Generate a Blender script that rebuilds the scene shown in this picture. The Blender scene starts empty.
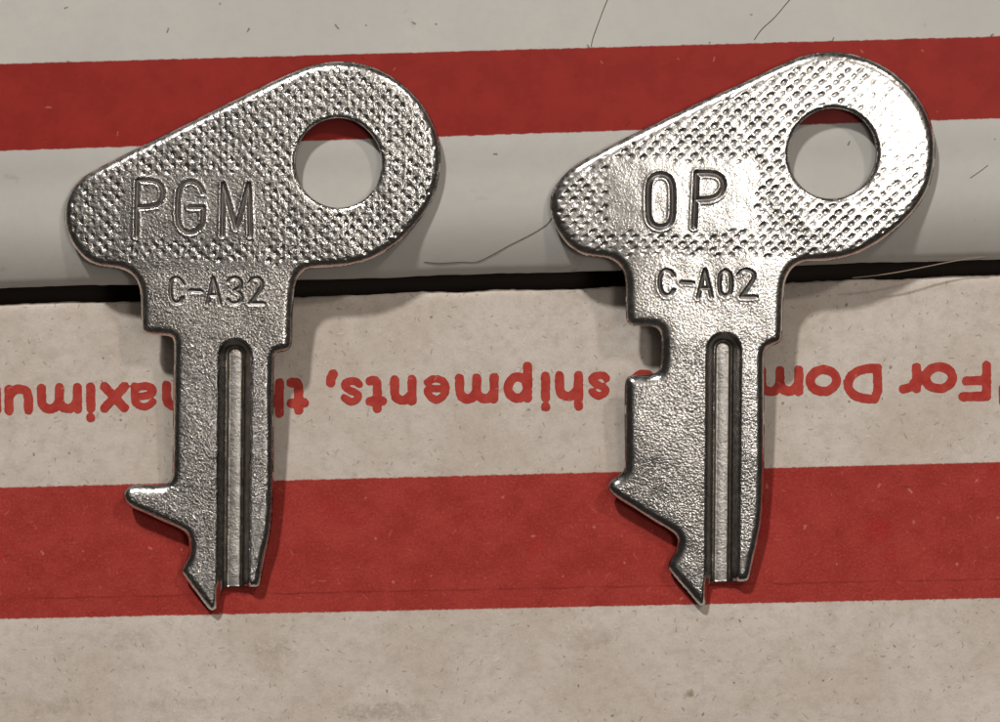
import bpy, math, random
import numpy as np
from mathutils import Vector, Matrix

sc = bpy.context.scene
COL = sc.collection
S = 1e-4            # one photograph pixel at the box surface = 0.1 mm
D = 2500.0          # camera height above the box, in those pixels (25 cm)

# ------------------------------------------------------------------ camera
cam_d = bpy.data.cameras.new("camera")
cam = bpy.data.objects.new("camera", cam_d)
COL.objects.link(cam)
cam.location = (0, 0, D * S)
cam_d.sensor_width = 36.0
cam_d.lens = 36.0 * D / 1000.0
cam_d.clip_start = 0.005
cam_d.clip_end = 50.0
sc.camera = cam

# ------------------------------------------------------------------ world: a dim room
w = bpy.data.worlds.new("World")
sc.world = w
w.use_nodes = True
bg = w.node_tree.nodes["Background"]
def build_room():
    """dark room with an added overhead glow, put there for reflections in the metal"""
    t = w.node_tree
    tc = t.nodes.new("ShaderNodeTexCoord")
    vm = t.nodes.new("ShaderNodeVectorMath"); vm.operation = 'DOT_PRODUCT'
    vm.inputs[1].default_value = Vector((0.16, 0.25, 1.0)).normalized()
    t.links.new(tc.outputs["Generated"], vm.inputs[0])
    mx = t.nodes.new("ShaderNodeMath"); mx.operation = 'MAXIMUM'; mx.inputs[1].default_value = 0.0
    t.links.new(vm.outputs["Value"], mx.inputs[0])
    pw = t.nodes.new("ShaderNodeMath"); pw.operation = 'POWER'; pw.inputs[1].default_value = 12.0
    t.links.new(mx.outputs[0], pw.inputs[0])
    nz = t.nodes.new("ShaderNodeTexNoise"); nz.inputs["Scale"].default_value = 4.0; nz.inputs["Detail"].default_value = 3.0
    t.links.new(tc.outputs["Generated"], nz.inputs["Vector"])
    mr = t.nodes.new("ShaderNodeMapRange"); mr.inputs[1].default_value = 0.35; mr.inputs[2].default_value = 0.65
    mr.inputs[3].default_value = 0.25; mr.inputs[4].default_value = 1.3
    t.links.new(nz.outputs["Fac"], mr.inputs[0])
    mu = t.nodes.new("ShaderNodeMath"); mu.operation = 'MULTIPLY'
    t.links.new(pw.outputs[0], mu.inputs[0]); t.links.new(mr.outputs[0], mu.inputs[1])
    mix = t.nodes.new("ShaderNodeMix"); mix.data_type = 'RGBA'; mix.clamp_factor = False
    t.links.new(mu.outputs[0], mix.inputs[0])
    mix.inputs[6].default_value = (0.022, 0.019, 0.017, 1)
    mix.inputs[7].default_value = (0.82, 0.755, 0.69, 1)
    t.links.new(mix.outputs[2], bg.inputs[0])
build_room()

# ------------------------------------------------------------------ lamps
def lamp(name, pos, target, size, power, color):
    ld = bpy.data.lights.new(name, 'AREA')
    ld.shape = 'DISK'
    ld.size = size * S
    ld.energy = power
    ld.color = color
    o = bpy.data.objects.new(name, ld)
    COL.objects.link(o)
    o.location = Vector(pos) * S
    o.rotation_euler = (Vector(target) - Vector(pos)).to_track_quat('-Z', 'Y').to_euler()
    return o

lamp("desk_lamp", (-4600, 11200, 10400), (0, 0, 0), 1000, 15.4, (1.0, 0.98, 0.95))
lamp("room_lamp", (7400, 9200, 11000), (0, 0, 0), 1200, 4.9, (1.0, 0.90, 0.82))
lamp("added_glare_lamp", (927, -30, 2900), (300, 150, 0), 540, 0.10, (1.0, 0.95, 0.90))  # lamp added close above the box to make the bow's highlight

sc.view_settings.view_transform = 'Standard'
sc.view_settings.look = 'None'
sc.view_settings.exposure = 0.0
sc.view_settings.gamma = 1.0

# ------------------------------------------------------------------ helpers
def lin(r, g, b):
    f = lambda c: c / 12.92 if c <= 0.04045 else ((c + 0.055) / 1.055) ** 2.4
    return (f(r / 255), f(g / 255), f(b / 255), 1)

def empty(name, loc, rot=(0, 0, 0)):
    o = bpy.data.objects.new(name, None)
    o.empty_display_size = 0.005
    COL.objects.link(o)
    o.location = loc
    o.rotation_euler = rot
    return o

def tag(o, label=None, cat=None, group=None, kind=None):
    if label: o["label"] = label
    if cat: o["category"] = cat
    if group: o["group"] = group
    if kind: o["kind"] = kind
    return o

def link_mesh(name, verts, faces, mats, parent=None, midx=None, normals=None, smooth=True):
    me = bpy.data.meshes.new(name)
    me.from_pydata([tuple(v) for v in verts], [], [tuple(int(i) for i in f) for f in faces])
    for m in mats:
        me.materials.append(m)
    if midx is not None:
        me.polygons.foreach_set("material_index", np.asarray(midx, dtype=np.int32))
    if smooth:
        me.polygons.foreach_set("use_smooth", np.ones(len(me.polygons), dtype=bool))
    me.update()
    if normals is not None:
        me.normals_split_custom_set_from_vertices([tuple(n) for n in normals])
    o = bpy.data.objects.new(name, me)
    COL.objects.link(o)
    if parent: o.parent = parent
    return o

# smooth value noise on arrays
_rng = np.random.RandomState(11)
_tab = _rng.rand(256, 256)
def vnoise(x, y):
    xi = np.floor(x).astype(int); yi = np.floor(y).astype(int)
    fx = x - xi; fy = y - yi
    fx = fx * fx * (3 - 2 * fx); fy = fy * fy * (3 - 2 * fy)
    t = lambda a, b: _tab[a % 256, b % 256]
    return (t(xi, yi) * (1 - fx) + t(xi + 1, yi) * fx) * (1 - fy) + \
           (t(xi, yi + 1) * (1 - fx) + t(xi + 1, yi + 1) * fx) * fy

def chaikin(p, n=2, closed=True):
    p = np.asarray(p, float)
    for _ in range(n):
        if closed:
            q = np.roll(p, -1, 0)
            p = np.stack([0.75 * p + 0.25 * q, 0.25 * p + 0.75 * q], 1).reshape(-1, 2)
        else:
            a, b = p[:-1], p[1:]
            m = np.stack([0.75 * a + 0.25 * b, 0.25 * a + 0.75 * b], 1).reshape(-1, 2)
            p = np.vstack([p[:1], m, p[-1:]])
    return p

def seg_dist(X, Y, segs):
    d2 = np.full(X.shape, 1e12)
    for (ax, ay, bx, by) in segs:
        dx, dy = bx - ax, by - ay
        L = dx * dx + dy * dy + 1e-9
        t = np.clip(((X - ax) * dx + (Y - ay) * dy) / L, 0, 1)
        e = (X - ax - t * dx) ** 2 + (Y - ay - t * dy) ** 2
        np.minimum(d2, e, out=d2)
    return np.sqrt(d2)

def poly_sdf(X, Y, P):
    Q = np.roll(P, -1, 0)
    d = seg_dist(X, Y, np.hstack([P, Q]))
    ins = np.zeros(X.shape, bool)
    for (ax, ay), (bx, by) in zip(P, Q):
        if ay == by: continue
        c = ((ay > Y) != (by > Y)) & (X < (bx - ax) * (Y - ay) / (by - ay) + ax)
        ins ^= c
    return np.where(ins, -d, d)

def segs_of(lines):
    out = []
    for l in lines:
        l = np.asarray(l, float)
        out += [(*l[i], *l[i + 1]) for i in range(len(l) - 1)]
    return out

def contour_grid(sd, X, Y, step):
    """Triangulate {sd<0} on a regular grid, border vertices snapped onto the outline."""
    gy, gx = np.gradient(sd, step)
    g = np.sqrt(gx * gx + gy * gy) + 1e-9
    ch = sd <= 0.5 * step
    sn = ch & (sd > -0.5 * step)
    px = np.where(sn, X - sd * gx / g, X)
    py = np.where(sn, Y - sd * gy / g, Y)
    idx = -np.ones(sd.shape, int)
    idx[ch] = np.arange(ch.sum())
    a, b, c, d = idx[:-1, :-1], idx[:-1, 1:], idx[1:, 1:], idx[1:, :-1]
    st = np.stack([a, b, c, d], -1)
    n = (st >= 0).sum(-1)
    quads = st[n == 4]
    t = st[n == 3]
    tris = np.array([[i for i in r if i >= 0] for r in t], int).reshape(-1, 3)
    used = np.unique(np.concatenate([quads.ravel(), tris.ravel()]))
    rm = -np.ones(ch.sum(), int); rm[used] = np.arange(len(used))
    quads = rm[quads]; tris = rm[tris]
    return px[ch][used], py[ch][used], ch, used, quads, tris

def border_edges(quads, tris):
    e = np.vstack([quads[:, [0, 1]], quads[:, [1, 2]], quads[:, [2, 3]], quads[:, [3, 0]],
                   tris[:, [0, 1]], tris[:, [1, 2]], tris[:, [2, 0]]])
    key = np.sort(e, 1)
    k = key[:, 0].astype(np.int64) * 10000000 + key[:, 1]
    u, i, cnt = np.unique(k, return_index=True, return_counts=True)
    return e[i[cnt == 1]]

# ------------------------------------------------------------------ node helpers
class NT:
    def __init__(self, name):
        self.m = bpy.data.materials.new(name); self.m.use_nodes = True
        self.t = self.m.node_tree
        self.p = self.t.nodes["Principled BSDF"]
    def n(self, typ, **kw):
        o = self.t.nodes.new(typ)
        for k, v in kw.items(): setattr(o, k, v)
        return o
    def l(self, a, b): self.t.links.new(a, b)
    def val(self, node, i, v):
        if hasattr(v, "is_linked") or hasattr(v, "links"): self.l(v, node.inputs[i])
        else: node.inputs[i].default_value = v
    def math(self, op, a, b=None, c=None, clamp=False):
        o = self.n("ShaderNodeMath", operation=op, use_clamp=clamp)
        self.val(o, 0, a)
        if b is not None: self.val(o, 1, b)
        if c is not None: self.val(o, 2, c)
        return o.outputs[0]
    def ramp(self, x, lo, hi, a=0.0, b=1.0):
        o = self.n("ShaderNodeMapRange", interpolation_type='SMOOTHSTEP')
        self.val(o, 0, x); self.val(o, 1, lo); self.val(o, 2, hi); self.val(o, 3, a); self.val(o, 4, b)
        return o.outputs[0]
    def mix(self, f, a, b, mode='MIX'):
        o = self.n("ShaderNodeMix", data_type='RGBA', blend_type=mode)
        self.val(o, 0, f); self.val(o, 6, a); self.val(o, 7, b)
        return o.outputs[2]
    def noise(self, co, scale, detail=2.0, rough=0.5, dist=0.0):
        o = self.n("ShaderNodeTexNoise")
        self.l(co, o.inputs["Vector"]); o.inputs["Scale"].default_value = scale
        o.inputs["Detail"].default_value = detail; o.inputs["Roughness"].default_value = rough
        o.inputs["Distortion"].default_value = dist
        return o.outputs["Fac"]
    def coords(self, offset=(0, 0, 0), scale=(1, 1, 1)):
        """object coordinates measured in photograph pixels (0.1 mm)"""
        tc = self.n("ShaderNodeTexCoord")
        mp = self.n("ShaderNodeMapping")
        mp.inputs["Scale"].default_value = tuple(s / S for s in scale)
        mp.inputs["Location"].default_value = offset
        self.l(tc.outputs["Object"], mp.inputs["Vector"])
        return mp.outputs[0]
    def fibres(self, co, cell, length, width, density, seed):
        """short randomly turned fibres, one per cell"""
        mp = self.n("ShaderNodeMapping"); mp.inputs["Location"].default_value = (seed * 37.7, seed * 91.3, 0)
        self.l(co, mp.inputs["Vector"])
        sx = self.n("ShaderNodeSeparateXYZ"); self.l(mp.outputs[0], sx.inputs[0])
        cb = self.n("ShaderNodeCombineXYZ"); self.l(sx.outputs[0], cb.inputs[0]); self.l(sx.outputs[1], cb.inputs[1])
        wob = self.n("ShaderNodeTexNoise"); self.l(cb.outputs[0], wob.inputs["Vector"]); wob.inputs["Scale"].default_value = 0.12
        wv = self.n("ShaderNodeVectorMath", operation='SCALE'); self.l(wob.outputs["Color"], wv.inputs[0]); wv.inputs[3].default_value = 5.0
        ad = self.n("ShaderNodeVectorMath", operation='ADD'); self.l(cb.outputs[0], ad.inputs[0]); self.l(wv.outputs[0], ad.inputs[1])
        flat = self.n("ShaderNodeVectorMath", operation='MULTIPLY'); self.l(ad.outputs[0], flat.inputs[0]); flat.inputs[1].default_value = (1, 1, 0)
        v = self.n("ShaderNodeTexVoronoi", voronoi_dimensions='2D'); self.l(flat.outputs[0], v.inputs["Vector"]); v.inputs["Scale"].default_value = 1.0 / cell
        ps = self.n("ShaderNodeVectorMath", operation='SUBTRACT')
        self.l(flat.outputs[0], ps.inputs[0])
        psc = self.n("ShaderNodeVectorMath", operation='SCALE'); self.l(v.outputs["Position"], psc.inputs[0]); psc.inputs[3].default_value = 1.0
        self.l(psc.outputs[0], ps.inputs[1])
        sc_ = self.n("ShaderNodeSeparateColor"); self.l(v.outputs["Color"], sc_.inputs[0])
        rot = self.n("ShaderNodeVectorRotate", rotation_type='Z_AXIS')
        self.l(ps.outputs[0], rot.inputs["Vector"])
        self.l(self.math('MULTIPLY', sc_.outputs[0], 6.283), rot.inputs["Angle"])
        s2 = self.n("ShaderNodeSeparateXYZ"); self.l(rot.outputs[0], s2.inputs[0])
        ax = self.math('ABSOLUTE', s2.outputs[0]); ay = self.math('ABSOLUTE', s2.outputs[1])
        ln = self.math('MULTIPLY', sc_.outputs[2], length)
        m1 = self.ramp(self.math('SUBTRACT', ax, ln), -0.6, 0.6, 1, 0)
        m2 = self.ramp(ay, width * 0.4, width, 1, 0)
        m3 = self.math('LESS_THAN', sc_.outputs[1], density)
        return self.math('MULTIPLY', self.math('MULTIPLY', m1, m2), m3)

# ------------------------------------------------------------------ materials
def band(nt, sx, sy, e_lo, e_hi, wob, soft=0.8):
    """1 between two straight printed edges y=a+b*x (local pixels)"""
    lo = nt.math('MULTIPLY_ADD', sx, e_lo[1], e_lo[0])
    hi = nt.math('MULTIPLY_ADD', sx, e_hi[1], e_hi[0])
    d1 = nt.math('ADD', nt.math('SUBTRACT', sy, lo), wob)
    d2 = nt.math('ADD', nt.math('SUBTRACT', hi, sy), wob)
    return nt.math('MULTIPLY', nt.ramp(d1, -soft, soft), nt.ramp(d2, -soft, soft))

def mat_lid(e_lo, e_hi):
    nt = NT("coated_white_card")
    co = nt.coords()
    s = nt.n("ShaderNodeSeparateXYZ"); nt.l(co, s.inputs[0])
    wob = nt.math('MULTIPLY_ADD', nt.noise(co, 0.16, 3, 0.6), 2.4, -1.2)
    stripe = band(nt, s.outputs[0], s.outputs[1], e_lo, e_hi, wob)
    big = nt.noise(co, 0.006, 4, 0.6)
    fine = nt.noise(co, 0.10, 4, 0.65)
    white = nt.mix(nt.ramp(big, 0.3, 0.7), lin(200, 197, 190), lin(209, 205, 197))
    white = nt.mix(nt.ramp(fine, 0.35, 0.75, 0, 0.35), white, lin(196, 192, 186))
    specks = nt.fibres(co, 26, 3.0, 1.1, 0.12, 1)
    white = nt.mix(nt.math('MULTIPLY', specks, 0.7), white, lin(92, 80, 70))
    spot = nt.ramp(nt.noise(co, 0.022, 3, 0.7), 0.66, 0.78)
    white = nt.mix(nt.math('MULTIPLY', spot, 0.45), white, lin(150, 138, 120))
    red = nt.mix(nt.ramp(nt.noise(co, 0.022, 6, 0.72), 0.36, 0.64), lin(148, 39, 32), lin(160, 45, 37))
    lf = nt.fibres(co, 30, 3.0, 1.0, 0.16, 4)
    red = nt.mix(nt.math('MULTIPLY', lf, 0.35), red, lin(225, 140, 120))
    df = nt.fibres(co, 24, 4.0, 1.0, 0.12, 5)
    red = nt.mix(nt.math('MULTIPLY', df, 0.35), red, lin(90, 20, 18))
    nt.l(nt.mix(stripe, white, red), nt.p.inputs["Base Color"])
    nt.p.inputs["Roughness"].default_value = 0.5
    nt.p.inputs["Specular IOR Level"].default_value = 0.2
    b = nt.n("ShaderNodeBump"); b.inputs["Strength"].default_value = 0.35; b.inputs["Distance"].default_value = 0.6 * S
    h = nt.math('ADD', nt.noise(co, 0.05, 5, 0.6), nt.math('MULTIPLY', nt.noise(co, 0.006, 2, 0.5), 6.0))
    nt.l(h, b.inputs["Height"]); nt.l(b.outputs[0], nt.p.inputs["Normal"])
    return nt.m

STAINS = [(385, 712, 80, 18, 0.8), (689, 693, 9, 7, 1.6), (270, 655, 45, 30, 0.5), (130, 640, 50, 18, 0.4), (590, 640, 40, 22, 0.45), (180, 705, 90, 16, 0.45), (500, 390, 8, 5, 0.7), (60, 705, 60, 16, 0.5)]
def mat_panel(e_lo, e_hi, crease):
    nt = NT("fibrous_white_cardboard")
    co = nt.coords()
    s = nt.n("ShaderNodeSeparateXYZ"); nt.l(co, s.inputs[0])
    wob = nt.math('MULTIPLY_ADD', nt.noise(co, 0.22, 3, 0.7), 3.4, -1.7)
    stripe = band(nt, s.outputs[0], s.outputs[1], e_lo, e_hi, wob)
    big = nt.noise(co, 0.008, 4, 0.6)
    mid = nt.noise(co, 0.07, 5, 0.7)
    white = nt.mix(nt.ramp(big, 0.3, 0.7), lin(203, 189, 175), lin(218, 208, 197))
    white = nt.mix(nt.ramp(mid, 0.40, 0.75, 0, 0.5), white, lin(178, 163, 148))
    # grime gathers towards the lower side of the panel
    low = nt.ramp(nt.math('MULTIPLY', s.outputs[1], -1.0), 320, 430)
    st = nt.math('MULTIPLY', nt.ramp(nt.noise(co, 0.02, 5, 0.72), 0.57, 0.82), nt.math('MULTIPLY_ADD', low, 0.34, 0.08))
    white = nt.mix(st, white, lin(136, 112, 84))
    gr = nt.ramp(nt.noise(co, 0.30, 3, 0.75), 0.61, 0.74)
    white = nt.mix(nt.math('MULTIPLY', gr, nt.math('MULTIPLY_ADD', low, 0.15, 0.15)), white, lin(128, 112, 98))
    # a few brown scuffs and a crumb stain near the lower side
    dn = nt.noise(co, 0.13, 6, 0.85)
    for (qx, qy, wx, wy, a) in STAINS:
        lx, ly = to_local(EDGE, *unproj(qx, qy, 0))
        ex = nt.math('POWER', nt.math('DIVIDE', nt.math('SUBTRACT', s.outputs[0], lx), wx), 2.0)
        ey = nt.math('POWER', nt.math('DIVIDE', nt.math('SUBTRACT', s.outputs[1], ly), wy), 2.0)
        fall = nt.ramp(nt.math('ADD', ex, ey), 0.0, 1.0, 1, 0)
        mk = nt.ramp(nt.math('ADD', fall, nt.math('MULTIPLY_ADD', dn, 3.2, -1.6)), 0.55, 1.25)
        white = nt.mix(nt.math('MULTIPLY', mk, nt.math('MULTIPLY', fall, a * 0.45)), white, lin(126, 100, 70))
    fine = nt.noise(co, 0.40, 3, 0.7)
    white = nt.mix(nt.ramp(fine, 0.55, 0.75, 0, 0.45), white, lin(150, 136, 120))
    white = nt.mix(nt.ramp(nt.math('SUBTRACT', 1.0, fine), 0.55, 0.75, 0, 0.4), white, lin(228, 220, 210))
    f1 = nt.fibres(co, 11, 2.6, 0.9, 0.30, 1)
    f2 = nt.fibres(co, 21, 4.5, 0.9, 0.16, 2)
    f3 = nt.fibres(co, 31, 2.0, 1.6, 0.12, 3)
    white = nt.mix(nt.math('MULTIPLY', f1, 0.42), white, lin(112, 98, 84))
    white = nt.mix(nt.math('MULTIPLY', f2, 0.30), white, lin(104, 90, 76))
    white = nt.mix(nt.math('MULTIPLY', f3, 0.60), white, lin(84, 66, 52))
    f6 = nt.fibres(co, 15, 3.0, 0.9, 0.25, 6)
    white = nt.mix(nt.math('MULTIPLY', f6, 0.45), white, lin(226, 218, 208))
    red = nt.mix(nt.ramp(nt.noise(co, 0.028, 6, 0.75), 0.36, 0.64), lin(160, 48, 41), lin(173, 60, 51))
    red = nt.mix(nt.ramp(nt.noise(co, 0.015, 3, 0.6), 0.60, 0.72, 0, 0.5), red, lin(172, 28, 28))
    g1 = nt.fibres(co, 16, 3.4, 0.95, 0.28, 7)
    g2 = nt.fibres(co, 37, 2.4, 1.7, 0.35, 8)
    g3 = nt.fibres(co, 15, 4.0, 0.9, 0.26, 9)
    fine = nt.noise(co, 0.42, 3, 0.7)
    red = nt.mix(nt.ramp(fine, 0.50, 0.74, 0, 0.30), red, lin(210, 112, 96))
    red = nt.mix(nt.ramp(nt.math('SUBTRACT', 1.0, fine), 0.52, 0.72, 0, 0.35), red, lin(118, 28, 24))
    red = nt.mix(nt.math('MULTIPLY', g1, 0.22), red, lin(222, 130, 112))
    red = nt.mix(nt.math('MULTIPLY', g2, 0.34), red, lin(232, 160, 140))
    red = nt.mix(nt.math('MULTIPLY', g3, 0.30), red, lin(110, 24, 20))
    # faint pressed crease line inside the stripe
    cl = nt.math('MULTIPLY_ADD', s.outputs[0], crease[1], crease[0])
    cd = nt.math('ABSOLUTE', nt.math('ADD', nt.math('SUBTRACT', s.outputs[1], cl), nt.math('MULTIPLY_ADD', nt.noise(co, 0.03, 3), 4.0, -2.0)))
    crl = nt.math('MULTIPLY', nt.ramp(cd, 0.3, 1.6, 1, 0), nt.ramp(nt.noise(co, 0.03, 3, 0.6), 0.30, 0.6))
    red = nt.mix(nt.math('MULTIPLY', crl, 0.42), red, lin(96, 20, 18))
    nt.l(nt.mix(stripe, white, red), nt.p.inputs["Base Color"])
    nt.p.inputs["Roughness"].default_value = 0.75
    nt.p.inputs["Specular IOR Level"].default_value = 0.25
    b = nt.n("ShaderNodeBump"); b.inputs["Strength"].default_value = 0.55; b.inputs["Distance"].default_value = 1.0 * S
    h = nt.math('ADD', nt.noise(co, 0.12, 5, 0.65), nt.math('MULTIPLY', nt.noise(co, 0.010, 2, 0.5), 4.0))
    h = nt.math('ADD', h, nt.math('MULTIPLY', f6, 0.3))
    nt.l(h, b.inputs["Height"]); nt.l(b.outputs[0], nt.p.inputs["Normal"])
    return nt.m

def mat_ink():
    nt = NT("red_printing_ink")
    co = nt.coords()
    red = nt.mix(nt.ramp(nt.noise(co, 0.08, 5, 0.7), 0.3, 0.7), lin(172, 50, 42), lin(188, 72, 60))
    g1 = nt.fibres(co, 15, 3.4, 0.95, 0.3, 7)
    red = nt.mix(nt.math('MULTIPLY', g1, 0.4), red, lin(222, 140, 120))
    nt.l(red, nt.p.inputs["Base Color"])
    nt.p.inputs["Roughness"].default_value = 0.7
    nt.p.inputs["Specular IOR Level"].default_value = 0.25
    return nt.m

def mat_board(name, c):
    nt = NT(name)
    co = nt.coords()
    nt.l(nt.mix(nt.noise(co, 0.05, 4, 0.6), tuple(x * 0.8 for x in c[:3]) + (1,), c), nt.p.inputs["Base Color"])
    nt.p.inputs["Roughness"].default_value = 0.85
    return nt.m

def mat_steel(name, base, rough, grain, gscale, amp2=0.5, warm=None, seed=0.0):
    nt = NT(name)
    co = nt.coords(offset=(seed * 310.0, seed * 170.0, 0))
    c2 = tuple(x * 0.86 for x in base[:3]) + (1,)
    col = nt.mix(nt.ramp(nt.noise(co, 0.09, 4, 0.6), 0.35, 0.65), c2, base)
    if warm:
        col = nt.mix(nt.ramp(nt.noise(co, 0.16, 4, 0.7), 0.48, 0.70), col, warm)
    nt.l(col, nt.p.inputs["Base Color"])
    nt.p.inputs["Metallic"].default_value = 1.0
    nt.l(nt.ramp(nt.noise(co, 0.2, 3, 0.6), 0.3, 0.7, rough - 0.04, rough + 0.06), nt.p.inputs["Roughness"])
    g = nt.noise(co, gscale, 2.0, 0.6, 0.35)
    g2 = nt.noise(co, gscale * 0.45, 2.0, 0.5, 0.4)
    h = nt.math('ADD', g, nt.math('MULTIPLY', g2, amp2))
    b = nt.n("ShaderNodeBump"); b.inputs["Strength"].default_value = 1.0
    b.inputs["Distance"].default_value = grain * S
    at = nt.n("ShaderNodeAttribute"); at.attribute_name = "grain"
    nt.l(at.outputs["Fac"], b.inputs["Strength"])
    nt.l(h, b.inputs["Height"]); nt.l(b.outputs[0], nt.p.inputs["Normal"])
    return nt.m

def mat_plain(name, c, rough):
    nt = NT(name)
    co = nt.coords()
    nt.l(nt.mix(nt.noise(co, 0.1, 3), tuple(x * 0.75 for x in c[:3]) + (1,), c), nt.p.inputs["Base Color"])
    nt.p.inputs["Roughness"].default_value = rough
    return nt.m

# ------------------------------------------------------------------ the shipping box
ROT = math.radians(1.66)
LID_Z, LID_DROP, LID_RUN = 46.5, 29.0, 165.0
_lv = np.arange(-60, 300, 1.0)
_lz = np.interp(_lv, [-60, 0, 8, 18, 32, 46, 60, 80, 98, 112, 124, 145, 300], [-35, 15.0, 20.5, 26.5, 33.2, 38.0, 40.8, 42.2, 42.8, 44.4, 45.9, 46.5, 46.5])
_kk = np.exp(-0.5 * (np.arange(-15, 16) / 5.0) ** 2); _kk /= _kk.sum()
_lz = np.convolve(np.pad(_lz, 15, mode='edge'), _kk, mode='valid')
CR, SR = math.cos(ROT), math.sin(ROT)

def unproj(px, py, z):
    k = (D - z) / D
    return (px - 500.0) * k, (361.0 - py) * k

LIP = unproj(500, 273.5, LID_Z - LID_DROP)
EDGE = unproj(500, 290.0, 0.0)

def to_local(o, x, y):
    dx, dy = x - o[0], y - o[1]
    return dx * CR + dy * SR, -dx * SR + dy * CR

def lid_height(v):
    """height of the lid surface at distance v from its lip"""
    if v >= LID_RUN: return LID_Z
    return float(np.interp(max(v, 0), _lv, _lz))

def lid_z_at(x, y):
    return lid_height(to_local(LIP, x, y)[1])

def line_local(o, p0, p1, zf):
    a = to_local(o, *unproj(*p0, zf)); b = to_local(o, *unproj(*p1, zf))
    m = (b[1] - a[1]) / (b[0] - a[0])
    return a[1] - m * a[0], m

box = empty("shipping_box", (0, 0, -0.045))
tag(box, "white cardboard shipping box with red stripes and upside-down red print under both keys", "box")
BZ = 450.0   # the Empty sits at the base of the box, 45 mm below its top panel

m_lid = mat_lid(line_local(LIP, (0, 151), (1000, 118.5), LID_Z), line_local(LIP, (0, 64), (1000, 36.5), LID_Z))
m_panel = mat_panel(line_local(EDGE, (0, 619), (1000, 598), 0), line_local(EDGE, (0, 487.5), (1000, 462), 0),
                    line_local(EDGE, (0, 599), (1000, 579), 0))
m_brown = mat_board("raw_cardboard_core", lin(120, 92, 66))
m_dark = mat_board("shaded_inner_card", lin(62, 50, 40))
m_ink = mat_ink()

def swept(name, prof, x0, x1, nx, mats, origin, parent, wob=None):
    """sweep a closed profile (v,z) along the local x axis of the rotated box"""
    xs = np.linspace(x0, x1, nx); n = len(prof)
    V = []; F = []
    for i, x in enumerate(xs):
        for (v, z) in prof:
            dv, dz = wob(x, v, z) if wob else (0, 0)
            V.append((x * S, (v + dv) * S, (z + dz) * S))
    for i in range(nx - 1):
        for j in range(n):
            k = (j + 1) % n
            F.append((i * n + j, i * n + k, (i + 1) * n + k, (i + 1) * n + j))
    F.append(tuple(range(n))[::-1]); F.append(tuple((nx - 1) * n + j for j in range(n)))
    F = [tuple(reversed(f)) for f in F]
    o = link_mesh(name, V, F, mats, parent, smooth=True)
    o.location = (origin[0] * S, origin[1] * S, BZ * S)
    o.rotation_euler = (0, 0, ROT)
    return o

# lid: flat top, gently rolled down front lip with a rounded cut edge
prof = [(720.0, LID_Z - 14), (720.0, LID_Z - 1), (718.0, LID_Z), (710.0, LID_Z)]
for v in np.concatenate([np.linspace(600, LID_RUN, 8), np.linspace(LID_RUN - 4, 4, 32)]):
    prof.append((v, lid_height(v)))
zl = lid_height(0)
prof += [(2.0, zl - 0.2), (0.7, zl - 0.9), (0.0, zl - 2.2), (0.0, zl - 7.0), (0.8, zl - 8.6), (3.0, zl - 9.5), (40, zl - 6.0), (LID_RUN, LID_Z - 14)]
def lip_wob(x, v, z):
    e = max(0.0, 1 - v / 60.0)
    n = float(vnoise(np.array(x / 60.0), np.array(3.0))) - 0.5
    n2 = float(vnoise(np.array(x / 9.0), np.array(9.0))) - 0.5
    return (n * 1.6 + n2 * 0.7) * e, n * 1.2 * e
swept("lid", prof, -1050, 1050, 420, [m_lid], LIP, box, lip_wob)

# front panel: corrugated slab with a slightly soft upper edge
T_P = 26.0
prof = [(-12, 0), (-750, 0), (-758, 0), (-760, -1), (-760, -T_P), (-4, -T_P), (-0.6, -T_P + 1), (0, -T_P + 3), (0, -6), (-0.4, -3.2), (-1.6, -1.5), (-3.6, -0.5), (-7, 0)]
prof = prof[::-1]
def edge_wob(x, v, z):
    e = max(0.0, 1 + v / 30.0)
    n = float(vnoise(np.array(x / 40.0), np.array(21.0))) - 0.5
    n2 = float(vnoise(np.array(x / 6.0), np.array(33.0))) - 0.5
    return (n * 2.2 + n2 * 1.2) * e, 0.0
prof = prof + []
panel = swept("front_panel", [p for p in prof], -1050, 1050, 420, [m_panel], EDGE, box, edge_wob)
# fold back to outward faces: the profile runs the other way round here
panel.data.flip_normals()

def slab(name, x0, x1, y0, y1, z0, z1, m, parent):
    V = [(x, y, z) for z in (z0, z1) for (x, y) in ((x0, y0), (x1, y0), (x1, y1), (x0, y1))]
    F = [(3, 2, 1, 0), (4, 5, 6, 7), (0, 1, 5, 4), (1, 2, 6, 5), (2, 3, 7, 6), (3, 0, 4, 7)]
    o = link_mesh(name, [tuple(c * S for c in v) for v in V], F, [m], parent, smooth=False)
    o.location = (EDGE[0] * S, EDGE[1] * S, BZ * S); o.rotation_euler = (0, 0, ROT)
    return o
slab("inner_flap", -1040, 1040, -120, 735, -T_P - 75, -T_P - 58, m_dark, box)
slab("box_wall", -1046, 1046, -757, -742, -BZ, -T_P - 1, m_panel, box)
slab("box_wall", -1046, 1046, 736, 750, -BZ, -T_P - 18, m_panel, box)
slab("box_wall", -1046, -1032, -741, 721, -BZ, -T_P - 18, m_panel, box)
slab("box_wall", 1032, 1046, -741, 721, -BZ, -T_P - 18, m_panel, box)

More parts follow.
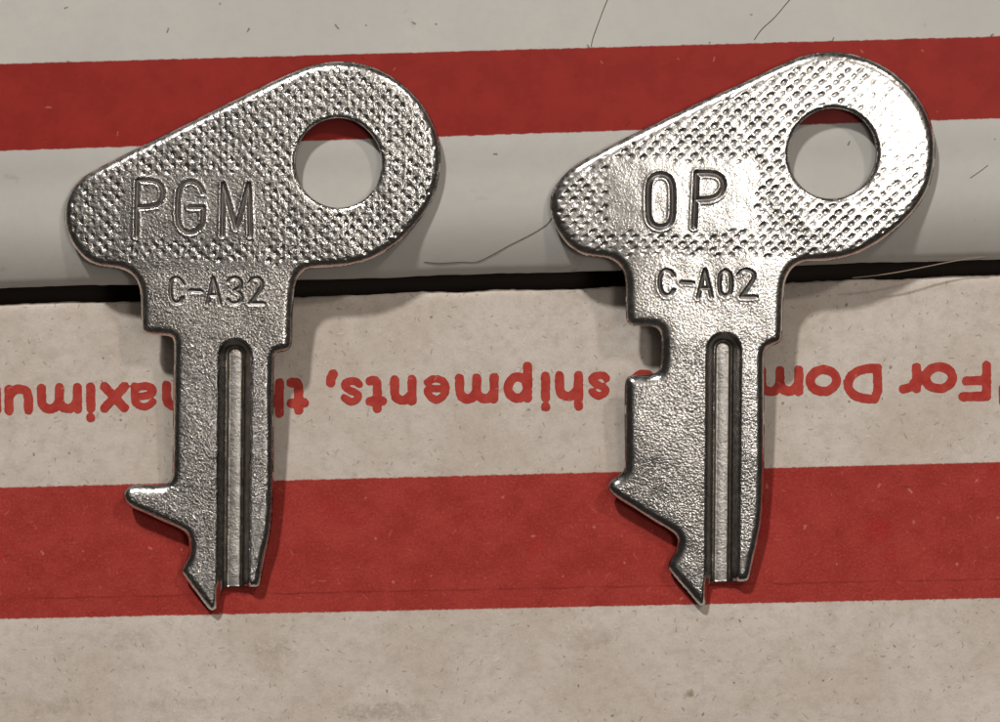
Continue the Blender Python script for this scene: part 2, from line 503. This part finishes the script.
# ---- printed lettering (upside down in the photograph): rounded strokes with ink spread
HW = 4.5
LO, HI, CAP = 4.8, 26.2, 35.4
GL = {
 'F': [[(0, LO), (0, CAP)], [(0, CAP), (1, CAP)], [(0, 19.5), (.85, 19.5)]],
 'r': [[(0, LO), (0, HI)], [(0, 17), (.35, 24), (1, HI)]],
 'D': [[(0, LO), (0, CAP), (.4, CAP), (.8, CAP - 4), (1, 24), (1, 16), (.8, LO + 4), (.4, LO), (0, LO)]],
 'm': [[(0, LO), (0, HI)], [(0, 18), (.1, 24), (.25, HI), (.42, 24), (.5, 19), (.5, LO)], [(.5, 18), (.6, 24), (.75, HI), (.92, 24), (1, 19), (1, LO)]],
 'n': [[(0, LO), (0, HI)], [(0, 18), (.25, 24), (.55, HI), (.9, 23), (1, 18), (1, LO)]],
 'h': [[(0, LO), (0, CAP)], [(0, 18), (.25, 24), (.55, HI), (.9, 23), (1, 18), (1, LO)]],
 'u': [[(0, HI), (0, 12), (.1, 7), (.45, LO), (.75, 6), (1, 12)], [(1, HI), (1, LO)]],
 'e': [[(0, 14.5), (1, 14.5), (.97, 20), (.75, 24), (.5, HI), (.22, 24), (.02, 19), (0, 14.5), (.03, 10), (.25, 6), (.55, LO), (.8, 5.4), (1, 8)]],
 's': [[(.97, 21.5), (.75, 24.6), (.45, HI), (.12, 23.5), (.03, 20), (.2, 17), (.8, 13.2), (1, 9.5), (.85, 6), (.5, LO), (.2, 5.5), (0, 8.5)]],
 't': [[(.42, 33), (.42, 10), (.5, 6), (.75, LO), (1, LO + .6)], [(0, HI - .5), (1, HI - .5)]],
 'i': [[(.5, LO), (.5, HI)], [(.5, 35.2), (.5, 35.3)]],
 'c': [[(1, 20.5), (.75, 24), (.5, HI), (.2, 23.5), (0, 18), (0, 12), (.2, 6.5), (.5, LO), (.75, 6), (1, 9.5)]],
 'a': [[(.05, 21), (.25, 24.5), (.55, HI), (.9, 23), (1, 19), (1, LO)], [(1, 15.2), (.4, 15), (.08, 12.5), (.02, 9), (.2, 5.4), (.5, LO), (.8, 6), (1, 9)]],
 'x': [[(0, LO), (1, HI)], [(0, HI), (1, LO)]],
 ',': [[(.75, 6), (.7, 1.5), (.25, -2.5)]],
 '.': [[(.5, 28), (.5, 42)]],
}
def ell(u0, u1, v0, v1, n=20):
    return [((u0 + u1) / 2 + (u1 - u0) / 2 * math.cos(2 * math.pi * k / n), (v0 + v1) / 2 + (v1 - v0) / 2 * math.sin(2 * math.pi * k / n)) for k in range(n + 1)]
GL['o'] = [ell(0, 1, LO, HI + .6)]
GL['p'] = [[(0, -5.5), (0, HI)], ell(0, 1, LO, HI)]
WORDS = [
 ("For", [('F', 958.5, 991), ('o', 921, 957), ('r', 899, 921)]),
 ("Domestic", [('D', 843.5, 882), ('o', 805.5, 841), ('m', 757, 803), ('e', 722, 752), ('s', 696, 719), ('t', 676, 694), ('i', 662, 673), ('c', 630, 658)]),
 ("shipments", [('s', 587, 611), ('h', 555, 583), ('i', 540, 551), ('p', 503.5, 532), ('m', 455, 498.5), ('e', 423, 450.5), ('n', 390, 416.5), ('t', 365.5, 387), ('s', 339.5, 364), (',', 325, 339)]),
 ("the", [('t', 286.5, 309), ('h', 255, 284), ('e', 223, 251)]),
 ("maximum", [('m', 162, 206), ('a', 130, 158.5), ('x', 100, 129), ('i', 85.5, 96), ('m', 37, 82), ('u', 4.5, 33), ('m', -44, 1)]),
 ("mark", [('.', 996.5, 1010)]),
]
def ybase(x): return 384.4 - 0.0240 * x
for wname, letters in WORDS:
    lines = []; wts = []
    for g, xl, xr in letters:
        for pl in GL[g]:
            pts = []
            for (u, v) in pl:
                x = xr - HW - u * (xr - xl - 2 * HW)
                pts.append((x, ybase(x) + v))
            if len(pts) > 3: pts = list(chaikin(pts, 1, closed=False))
            wts.append(3.75 if g in 'esa' else 4.6)
            lines.append([to_local(EDGE, *unproj(a, b, 0)) for a, b in pts])
    allp = np.vstack([np.asarray(l) for l in lines])
    st = 0.9
    gx = np.arange(allp[:, 0].min() - 9, allp[:, 0].max() + 9, st); gy = np.arange(allp[:, 1].min() - 9, allp[:, 1].max() + 9, st)
    X, Y = np.meshgrid(gx, gy)
    sd = np.full(X.shape, 99.0)
    for (ax, ay, bx, by), wt in [(q, wt) for l, wt in zip(lines, wts) for q in segs_of([l])]:
        i0 = max(0, int((min(ax, bx) - 8 - gx[0]) / st)); i1 = int((max(ax, bx) + 8 - gx[0]) / st) + 1
        j0 = max(0, int((min(ay, by) - 8 - gy[0]) / st)); j1 = int((max(ay, by) + 8 - gy[0]) / st) + 1
        sub = seg_dist(X[j0:j1, i0:i1], Y[j0:j1, i0:i1], [(ax, ay, bx, by)])
        sd[j0:j1, i0:i1] = np.minimum(sd[j0:j1, i0:i1], sub - wt)
    sd = sd + (vnoise(X / 3.2, Y / 3.2) - 0.5) * 0.8 + (vnoise(X / 9 + 50, Y / 9) - 0.5) * 0.25
    px, py, ch, used, quads, tris = contour_grid(sd, X, Y, st)
    V = np.stack([px * S, py * S, np.full(len(px), 0.35 * S)], 1)
    o = link_mesh("printed_word", V, list(quads) + list(tris), [m_ink], panel)

# ------------------------------------------------------------------ keys
T_K = 13.5
SLOPE = 0.1045
TH = math.atan(SLOPE)
CT, ST = math.cos(TH), math.sin(TH)

def build_key(cfg):
    tipx, tipy = cfg["tip"]
    ox, oy = unproj(tipx, tipy, 6)
    O = np.array([ox, oy, 0.6])
    n = np.array([0, -ST, CT])
    top0 = O + n * T_K
    def loc(px, py):
        """a point of the photograph -> key-local coordinates on its top face"""
        d = np.array([px - 500.0, 361.0 - py, -D]); c = np.array([0, 0, D])
        t = np.dot(top0 - c, n) / np.dot(d, n)
        q = c + t * d - top0
        return q[0], q[1] * CT + q[2] * ST
    L = lambda pts: np.array([loc(*p) for p in pts])
    P = chaikin(L(cfg["outline"]), 2)
    step = 0.8
    gx = np.arange(P[:, 0].min() - 4, P[:, 0].max() + 4, step); gy = np.arange(P[:, 1].min() - 4, P[:, 1].max() + 4, step)
    X, Y = np.meshgrid(gx, gy)
    sd_o = poly_sdf(X, Y, P)
    hp = L(cfg["hole"])
    hc, rx, ry = hp[0], abs(hp[1][0] - hp[0][0]), abs(hp[2][1] - hp[0][1])
    e = np.sqrt(((X - hc[0]) / rx) ** 2 + ((Y - hc[1]) / ry) ** 2)
    sd_h = (1 - e) * (rx + ry) / 2
    # groove axis distance
    ga, gb = L(cfg["groove"])
    U = seg_dist(X, Y, [(*ga, *gb)])
    # engraving distances
    def engr(lines, w):
        d = np.full(X.shape, 99.0)
        for l in lines:
            l = L(l)
            if len(l) > 3: l = chaikin(l, 1, closed=False)
            for (ax, ay, bx, by) in segs_of([l]):
                i0 = max(0, int((min(ax, bx) - 12 - gx[0]) / step)); i1 = int((max(ax, bx) + 12 - gx[0]) / step) + 1
                j0 = max(0, int((min(ay, by) - 12 - gy[0]) / step)); j1 = int((max(ay, by) + 12 - gy[0]) / step) + 1
                d[j0:j1, i0:i1] = np.minimum(d[j0:j1, i0:i1], seg_dist(X[j0:j1, i0:i1], Y[j0:j1, i0:i1], [(ax, ay, bx, by)]))
        return d
    DW = engr(cfg["word"], 0); DC = engr(cfg["code"], 0)
    sd = np.maximum(sd_o, sd_h)
    px, py, ch, used, quads, tris = contour_grid(sd, X, Y, step)
    pick = lambda A: A[ch][used]
    do = np.maximum(-pick(sd_o), 0); dh = np.maximum(-pick(sd_h), 0)
    bnd = (np.abs(pick(sd)) < 0.5 * step)
    do = np.where(bnd & (pick(sd_o) > -0.5 * step), 0, do); dh = np.where(bnd & (pick(sd_h) > -0.5 * step), 0, dh)
    u = pick(U); dw = pick(DW); dc = pick(DC)
    def sm(a, b, x):
        t = np.clip((x - a) / (b - a), 0, 1); return t * t * (3 - 2 * t)
    def roundover(d, R, depth):
        t = np.clip(1 - d / R, 0, 1)
        return -depth * t ** 2.2
    R = cfg["bevel"]
    # long soft shoulder plus the tight stamped rounding
    z = T_K + roundover(do, R, 5.0) * sm(7.0, 16.0, u) + roundover(dh, 4.5, 2.6) - 0.7 * np.clip(1 - do / 20.0, 0, 1) ** 2
    # groove: rounded walls, little ledges, flat floor
    g = -8.6 * (1 - sm(8.6, 18.5, u)) - 1.4 * (1 - sm(5.6, 7.0, u))
    g = g - 0.9 * np.clip(u / 5.8, 0, 1) ** 2 * (u < 7)
    z = z + np.where(u < 20, g, 0)
    # engraved strokes with a slightly raised burr beside them
    def cut(d, w, depth, burr):
        t = np.clip(d / w, 0, 1)
        return -depth * (1 - t) ** 0.95 + burr * np.exp(-((d - w - 1.0) / 1.3) ** 2)
    z = z + cut(dw, cfg["wordw"], 2.7, 0.4) + cut(dc, 2.0, 1.8, 0.25)
    # knurl on the bow, left out on the letter pad and round the code
    bowlim = loc(0, cfg["knurl_end"])[1]
    pad = L(cfg["pad"])
    x0, x1 = pad[0][0], pad[1][0]; y1, y0 = pad[0][1], pad[1][1]
    nz = (vnoise(px / 7 + 40, py / 7) - 0.5)
    inpad = sm(-3, 3, np.minimum(np.minimum(px - x0, x1 - px), np.minimum(py - y0, y1 - py)) + nz * 6)
    km = sm(bowlim - 3, bowlim + 3, py + nz * 8) * (1 - inpad)
    # staggered punched pits, each jittered, turned and of its own depth
    ca, sa = math.cos(cfg["pit_turn"]), math.sin(cfg["pit_turn"])
    qx = px + 2.4 * (vnoise(px / 26, py / 26) - .5) + 0.8 * nz
    qy = py + 2.4 * (vnoise(px / 26 + 9, py / 26 + 7) - .5)
    pit = np.zeros_like(px)
    for off in (0.0, 0.5):
        ix = np.floor(qx / 12.4 + off); iy = np.floor(qy / 12.1 + off)
        rx1 = _tab[(ix.astype(int) * 7 + 13) % 256, (iy.astype(int) * 5 + int(off * 62)) % 256]
        rx2 = _tab[(ix.astype(int) * 3 + 101) % 256, (iy.astype(int) * 11 + int(off * 90)) % 256]
        ex = qx - (ix + 0.5 - off) * 12.4 + (rx1 - .5) * 1.6; ey = qy - (iy + 0.5 - off) * 12.1 + (rx2 - .5) * 1.6
        uu = ex * ca + ey * sa; vv = -ex * sa + ey * ca
        amp = 0.45 + 1.1 * rx2
        pit = np.maximum(pit, amp * np.exp(-(np.abs(uu) / cfg["pit_len"]) ** 2.4 - (np.abs(vv) / cfg["pit_wid"]) ** 2.2))
    wx_, wy_ = loc(*cfg["worn"])
    wear = 1 - 0.85 * np.exp(-((px - wx_) ** 2 + (py - wy_) ** 2) / 85.0 ** 2) if cfg["worn"][0] > 0 else 1.0
    kn = -cfg["pit_depth"] * pit * wear + cfg["streak"] * (vnoise(px / 2.4 + 11, py / 5.5) - 0.5)
    z = z + cfg["knurl"] * kn * km * sm(3, 9, do) * sm(1.5, 5, dh)
    # slight unevenness of the stamped sheet
    z = z + 1.3 * (vnoise(px / 55 + cfg["seed"], py / 55) - 0.5) + 0.35 * (vnoise(px / 14, py / 14 + cfg["seed"]) - 0.5)
    zb = -roundover(np.minimum(do, dh), 4.0, 2.0)
    z = np.maximum(z, zb + 1.2)
    nv = len(px)
    gr = 0.25 + 0.75 * sm(3, 11, do)
    grain = np.concatenate([gr, np.full(nv, 0.3)])
    V = np.vstack([np.stack([px, py, z], 1), np.stack([px, py, zb], 1)])
    be = border_edges(quads, tris)
    walls = np.stack([be[:, 1], be[:, 0], be[:, 0] + nv, be[:, 1] + nv], 1)
    bq = quads[:, ::-1] + nv; bt = tris[:, ::-1] + nv
    # area weighted vertex normals of the whole closed body
    N = np.zeros_like(V)
    for F in (quads, bq, walls):
        fn = np.cross(V[F[:, 2]] - V[F[:, 0]], V[F[:, 3]] - V[F[:, 1]])
        for k in range(4): np.add.at(N, F[:, k], fn)
    for F in (tris, bt):
        fn = np.cross(V[F[:, 1]] - V[F[:, 0]], V[F[:, 2]] - V[F[:, 0]])
        for k in range(3): np.add.at(N, F[:, k], fn)
    N /= np.linalg.norm(N, axis=1, keepdims=True) + 1e-12
    faces = [tuple(f) for f in quads] + [tuple(f) for f in tris] + [tuple(f) for f in bq] + [tuple(f) for f in bt] + [tuple(f) for f in walls]
    nq, ntri = len(quads), len(tris)
    cen = np.concatenate([V[quads].mean(1), V[tris].mean(1), V[bq].mean(1), V[bt].mean(1), V[walls].mean(1)])
    istop = np.zeros(len(faces), bool); istop[:nq + ntri] = True
    fu = np.concatenate([u[quads].mean(1), u[tris].mean(1)]); fw = np.concatenate([dw[quads].mean(1), dw[tris].mean(1)]); fc = np.concatenate([dc[quads].mean(1), dc[tris].mean(1)])
    dmin = np.minimum(do, dh * 1.3) + (vnoise(px / 9 + 5, py / 9) - 0.5) * 1.4
    fe = np.concatenate([dmin[quads].mean(1), dmin[tris].mean(1), np.zeros(len(faces) - nq - ntri)])
    pad_ = np.full(len(faces) - nq - ntri, 99.0)
    fu, fw, fc = (np.concatenate([q, pad_]) for q in (fu, fw, fc))
    yn = loc(0, cfg["neck"][0])[1]; ys = loc(0, cfg["neck"][1])[1]
    cat = np.where(cen[:, 1] > yn, 0, np.where(cen[:, 1] > ys, 1, 2))
    cat = np.where(fu < 6.0, 3, cat)
    cat = np.where(fw < cfg["wordw"] - 0.2, 4, cat)
    cat = np.where(fc < 1.9, 5, cat)
    root = empty(cfg["name"], tuple(O * S), (TH, 0, 0))
    tag(root, cfg["label"], "key", "flat stamped metal keys")
    ms = cfg["mats"]
    made = {}
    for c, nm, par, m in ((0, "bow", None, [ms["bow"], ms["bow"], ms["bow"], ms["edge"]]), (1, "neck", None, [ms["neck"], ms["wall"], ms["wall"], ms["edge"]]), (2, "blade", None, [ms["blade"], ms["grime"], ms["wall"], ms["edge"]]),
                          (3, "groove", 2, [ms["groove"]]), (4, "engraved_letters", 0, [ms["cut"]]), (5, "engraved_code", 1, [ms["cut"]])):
        sel = np.where(cat == c)[0]
        fs = [faces[i] for i in sel]
        ids = np.unique(np.concatenate([np.asarray(f) for f in fs]))
        rm = {int(v): i for i, v in enumerate(ids)}
        fs = [tuple(rm[int(v)] for v in f) for f in fs]
        mi = None
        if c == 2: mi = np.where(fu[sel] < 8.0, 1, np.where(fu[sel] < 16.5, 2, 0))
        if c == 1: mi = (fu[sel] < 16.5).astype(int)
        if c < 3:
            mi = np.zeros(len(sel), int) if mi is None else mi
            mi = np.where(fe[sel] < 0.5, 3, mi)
        made[c] = link_mesh(nm, V[ids] * S, fs, m, made[par] if par is not None else root, midx=mi, normals=N[ids])
        at = made[c].data.attributes.new("grain", 'FLOAT', 'POINT')
        at.data.foreach_set("value", grain[ids].astype(np.float32))
    return root

def steel_set(seed, dirt, k, kb, cutc):
    b = (0.90, 0.87, 0.825, 1)
    return dict(
        bow=mat_steel("nickel_bow_%s" % dirt, b, 0.22, kb, 0.42, 0.5, None, seed),
        neck=mat_steel("nickel_neck_%s" % dirt, b, 0.22, 0.70 * k, 0.46, 0.4, (0.88, 0.80, 0.72, 1), seed),
        blade=mat_steel("nickel_blade_%s" % dirt, (0.76, 0.735, 0.70, 1), 0.19, 1.0 * k, 0.48, 0.45, None, seed),
        wall=mat_steel("wall_dark_reflection_%s" % dirt, (0.46, 0.44, 0.42, 1), 0.2, 0.22, 0.25, 0.5, None, seed),  # burnished groove wall, base colour also darkened to stand for dark reflections
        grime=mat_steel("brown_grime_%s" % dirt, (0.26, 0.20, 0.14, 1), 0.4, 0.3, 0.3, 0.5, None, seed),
        groove=mat_steel("milled_groove_%s" % dirt, (0.93, 0.90, 0.85, 1), 0.42, 0.6, 0.42, 0.6, (0.74, 0.67, 0.57, 1), seed),
        edge=mat_steel("edge_dark_reflection_%s" % dirt, (0.15, 0.135, 0.125, 1), 0.28, 0.25, 0.28, 0.5, None, seed),  # rim colour darkened to stand for the dark reflections along the bevel
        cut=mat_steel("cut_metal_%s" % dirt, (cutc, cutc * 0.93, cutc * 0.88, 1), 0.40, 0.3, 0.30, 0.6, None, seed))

KEY_A = dict(name="flat_key", label="darker grey key stamped PGM and C-A32 with one pointed tooth on its blade",
  tip=(212, 610), seed=3.0, bevel=9.5, pit_turn=1.4, pit_len=2.2, pit_wid=1.7, pit_depth=2.3, worn=(-1, 0), streak=0.8, knurl=0.42, knurl_end=262, neck=(270, 344), wordw=2.3,
  outline=[(68,194),(76,181.5),(92,171),(138,147.5),(178,128),(214,110),(250,92),(272,81.5),(294,71.6),(310,65.5),(328,62),(346,61.5),(363,64),(381,70.5),(398,80.5),(414,94.5),(427,111),(436,130),(440.5,148),(440.5,164),(438.5,180),(434.5,195),(427,210),(416,225),(402,240),(386,252),(370,260),(354,265),(336,267.5),(312,268.5),(302,272),(296,280),(293.5,292),(292,312),(291.5,330),(291.5,342),(290,349),(285,352),(277,353),(273.5,357),(273,364),(273,394),(273,440),(273,482),(271.5,518),(269.5,538),(265,554),(262,571),(260,584),(258,588),(252,588.5),(238,588.5),(226,588.5),(221,590.5),(220,597),(219,603),(216.5,608.5),(212,612),(207.5,609.5),(200,600),(190,587),(182.5,577),(180,572),(181.5,568),(186.5,560),(188.5,552),(188,542),(186,535),(181,531),(165,524),(146,515.5),(130,508.5),(124,503),(122,496.5),(124.5,490),(131,486.5),(142,486.5),(155,487),(164,486),(169.5,482),(171.5,474),(171.8,462),(172,430),(172.5,390),(173,350),(173,340.5),(170,337),(163,336),(147,335.5),(141.5,332.5),(140,327),(140,310),(139.5,296),(138,286),(133.5,278),(126,271.5),(116,268.5),(102,267.5),(90,264),(80,256.5),(72,246.5),(66,234),(63,220),(63.5,206)],
  hole=[(338,163.5),(381.2,163.5),(338,208.3)],
  groove=[(234.6,356),(232.2,606)],
  pad=[(122,174),(262,240)],
  word=[[(137.4,180.5),(136.6,209),(136.2,237)],[(138,180.5),(152,180.5),(160,184),(163,192),(161,201),(155,206.5),(138,207.6)],
        [(203,193),(200,186),(194,181.8),(188,181.4),(181,185),(177.8,193),(177,220),(181,229),(188,233.4),(195,232),(201,226),(203,218),(203,208),(203,207.4),(189.5,207.4)],
        [(222,236),(223,184)],[(223,184),(236,229)],[(236,229),(248.6,184)],[(248.6,184),(250,236)]],
  code=[[(183,284.5),(180,279.5),(175,277.6),(171,281),(170,288),(170.6,298),(174,303),(179,303),(182.6,298)],[(190,291),(201,291.6)],
        [(207,304.4),(213,278),(219.6,304)],[(209,295.5),(218,295.5)],
        [(227.6,282),(231,278.4),(237,278),(241,282),(240,288),(234,290.6)],[(234,290.6),(241,294.4),(241.4,300),(237,303.6),(231,303.8),(227.4,300)],
        [(249,283),(252.4,279),(258,278.2),(262,282),(261.6,288),(250,303.6)],[(250,303.6),(263.8,303.6)]])

KEY_B = dict(name="flat_key", label="brighter key stamped OP and C-A02 with a wide stepped blade and gleaming bow",
  tip=(702, 606), seed=17.0, bevel=9.5, pit_turn=0.62, pit_len=3.2, pit_wid=1.6, pit_depth=2.2, worn=(908, 122), streak=0.3, knurl=0.36, knurl_end=256, neck=(262, 338), wordw=2.9,
  outline=[(551,194),(558,182),(570,169.5),(580,162.5),(598,152.5),(616,143),(660,121.5),(710,97.5),(740,84.5),(766,72),(792,60),(810,54),(828,51.8),(846,52.5),(866,57.5),(884,65.5),(900,76.5),(914,90),(924.5,105),(932,121),(936,138),(936.5,152),(935.5,166),(931.5,184),(924,200),(912,216),(896,231),(880,242.5),(864,251.5),(848,258),(828,261.5),(808,261.8),(797,265),(790,272),(786,282),(784.5,294),(783.8,310),(783.5,328),(783,338),(780.5,343.5),(772,346.5),(766.5,349.5),(765,356),(764.8,370),(765,400),(765,450),(764.5,490),(763,520),(760,537),(756,554),(752.5,570),(750.5,579),(747.5,582.5),(740,583),(726,583.5),(714,583.5),(709.5,586),(709,593),(708.3,600),(706,605),(702,607.5),(698,605),(688,593),(672,574.5),(668.5,569),(669.5,563.5),(676,553),(678.5,544),(677,537.5),(671,532),(650,520),(630,507),(616,498.5),(610,493),(607.8,487),(611.5,481.5),(620,477),(625,471.5),(625.5,462),(625,430),(625,395),(625.5,381.5),(630,376.5),(640,376),(652,376),(659,373),(661.5,367),(662,352),(662,336),(659.5,330),(654,327),(642,326.5),(632,326.2),(628,324),(626.3,318),(626,300),(626,283),(624,272),(618,263.5),(608,258.5),(594,257.5),(580,254.5),(568,246),(558,232.5),(552,220),(550,207)],
  hole=[(833,154),(877.2,154),(833,199.2)],
  groove=[(723.8,350),(721.6,602)],
  pad=[(606,161),(756,232)],
  word=[[(660.5,174.5),(655,175.5),(650.5,179.5),(648.3,186),(648,201),(648.3,216),(650.5,222.5),(655,226.5),(660.5,227.5),(666,226.5),(670.5,222.5),(672.7,216),(673,201),(672.7,186),(670.5,179.5),(666,175.5),(660.5,174.5)],
        [(696.6,173),(695.4,200),(694,227)],[(697,173.4),(712,173.2),(720,176),(724.2,183),(722,192),(714,199),(696,200)]],
  code=[[(674,276),(671,271.5),(665,269.6),(660.6,274),(659.4,282),(660.6,291),(665,296),(670,295),(673.4,290)],[(681,282.4),(693,283)],
        [(698,297.6),(705,270),(711.4,297)],[(700,288.5),(710,288.5)],
        [(725.3,270.5),(721,273),(719.4,278),(719.4,289),(721,294),(725.3,296.6),(729.6,294),(731.2,289),(731.2,278),(729.6,273),(725.3,270.5)],
        [(738,275),(742,270.6),(748,269.6),(754.6,273.6),(753.4,280),(741,297)],[(741,297),(756.4,297)]])
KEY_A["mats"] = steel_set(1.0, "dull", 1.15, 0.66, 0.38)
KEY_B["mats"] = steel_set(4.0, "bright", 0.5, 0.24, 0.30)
build_key(KEY_A)
build_key(KEY_B)

# ------------------------------------------------------------------ loose hairs and threads lying on the lid
def strand(name, pts, r, mat, label, cat, zoff=None):
    P = [np.array(p, float) for p in pts]
    # Catmull-Rom resample
    Q = []
    E = [2 * P[0] - P[1]] + P + [2 * P[-1] - P[-2]]
    for i in range(1, len(E) - 2):
        for t in np.linspace(0, 1, 8, endpoint=False):
            a, b, c, d = E[i - 1], E[i], E[i + 1], E[i + 2]
            Q.append(0.5 * (2 * b + (c - a) * t + (2 * a - 5 * b + 4 * c - d) * t * t + (3 * b - a - 3 * c + d) * t ** 3))
    Q.append(P[-1])
    W = []
    for k, q in enumerate(Q):
        z = LID_Z
        for _ in range(3):
            x, y = unproj(q[0], q[1], z)
            z = lid_z_at(x, y) + r + (q[2] if len(q) > 2 else 0)
        W.append(np.array([x, y, z]))
    W = np.array(W); base = W.mean(0)
    V = []; F = []; m = 6
    for i, p in enumerate(W):
        t = W[min(i + 1, len(W) - 1)] - W[max(i - 1, 0)]; t /= np.linalg.norm(t)
        s = np.cross(t, (0, 0, 1)); s /= np.linalg.norm(s); uu = np.cross(s, t)
        rr = r * (0.5 if i in (0, len(W) - 1) else 1.0)
        for j in range(m):
            an = 2 * math.pi * j / m
            V.append(((p - base) + rr * (math.cos(an) * s + math.sin(an) * uu)) * S)
    for i in range(len(W) - 1):
        for j in range(m):
            F.append((i * m + j, i * m + (j + 1) % m, (i + 1) * m + (j + 1) % m, (i + 1) * m + j))
    o = link_mesh(name, V, F, [mat])
    o.location = base * S
    return tag(o, label, cat)

m_hair = mat_plain("brown_hair", lin(104, 88, 76), 0.5)
m_faint = mat_plain("greyish_hair", lin(128, 114, 102), 0.5)
m_thread = mat_plain("pale_thread", lin(150, 132, 116), 0.6)
strand("hair", [(424, 262), (440, 263), (460, 262), (476, 262), (490, 256), (510, 245), (530, 235), (546, 225), (553, 216)], 0.34, m_hair,
       "thin wavy brown hair on the rolled lid edge between the two keys", "hair")
strand("hair", [(610, -6), (604, 8), (598, 24), (593, 38), (591, 47)], 0.34, m_hair, "short nearly upright hair at the top edge, above the slope of the OP key", "hair")
strand("hair", [(796, -8), (786, 4), (774, 18), (762, 29), (754, 40)], 0.34, m_hair, "slanted hair at the top edge, right above the bow of the OP key", "hair")
strand("hair", [(970, 178), (976, 174), (983, 169), (988, 165)], 0.3, m_faint, "tiny straight dark hair right of the gleaming bow by the picture edge", "hair")
strand("thread", [(852, 278, 4), (880, 275, 5), (905, 271, 4), (930, 266, 2), (950, 262, 1), (962, 260, .3), (985, 257, .2)], 0.6, m_thread,
       "pale thread lying across the dark gap under the OP key's bow", "thread")
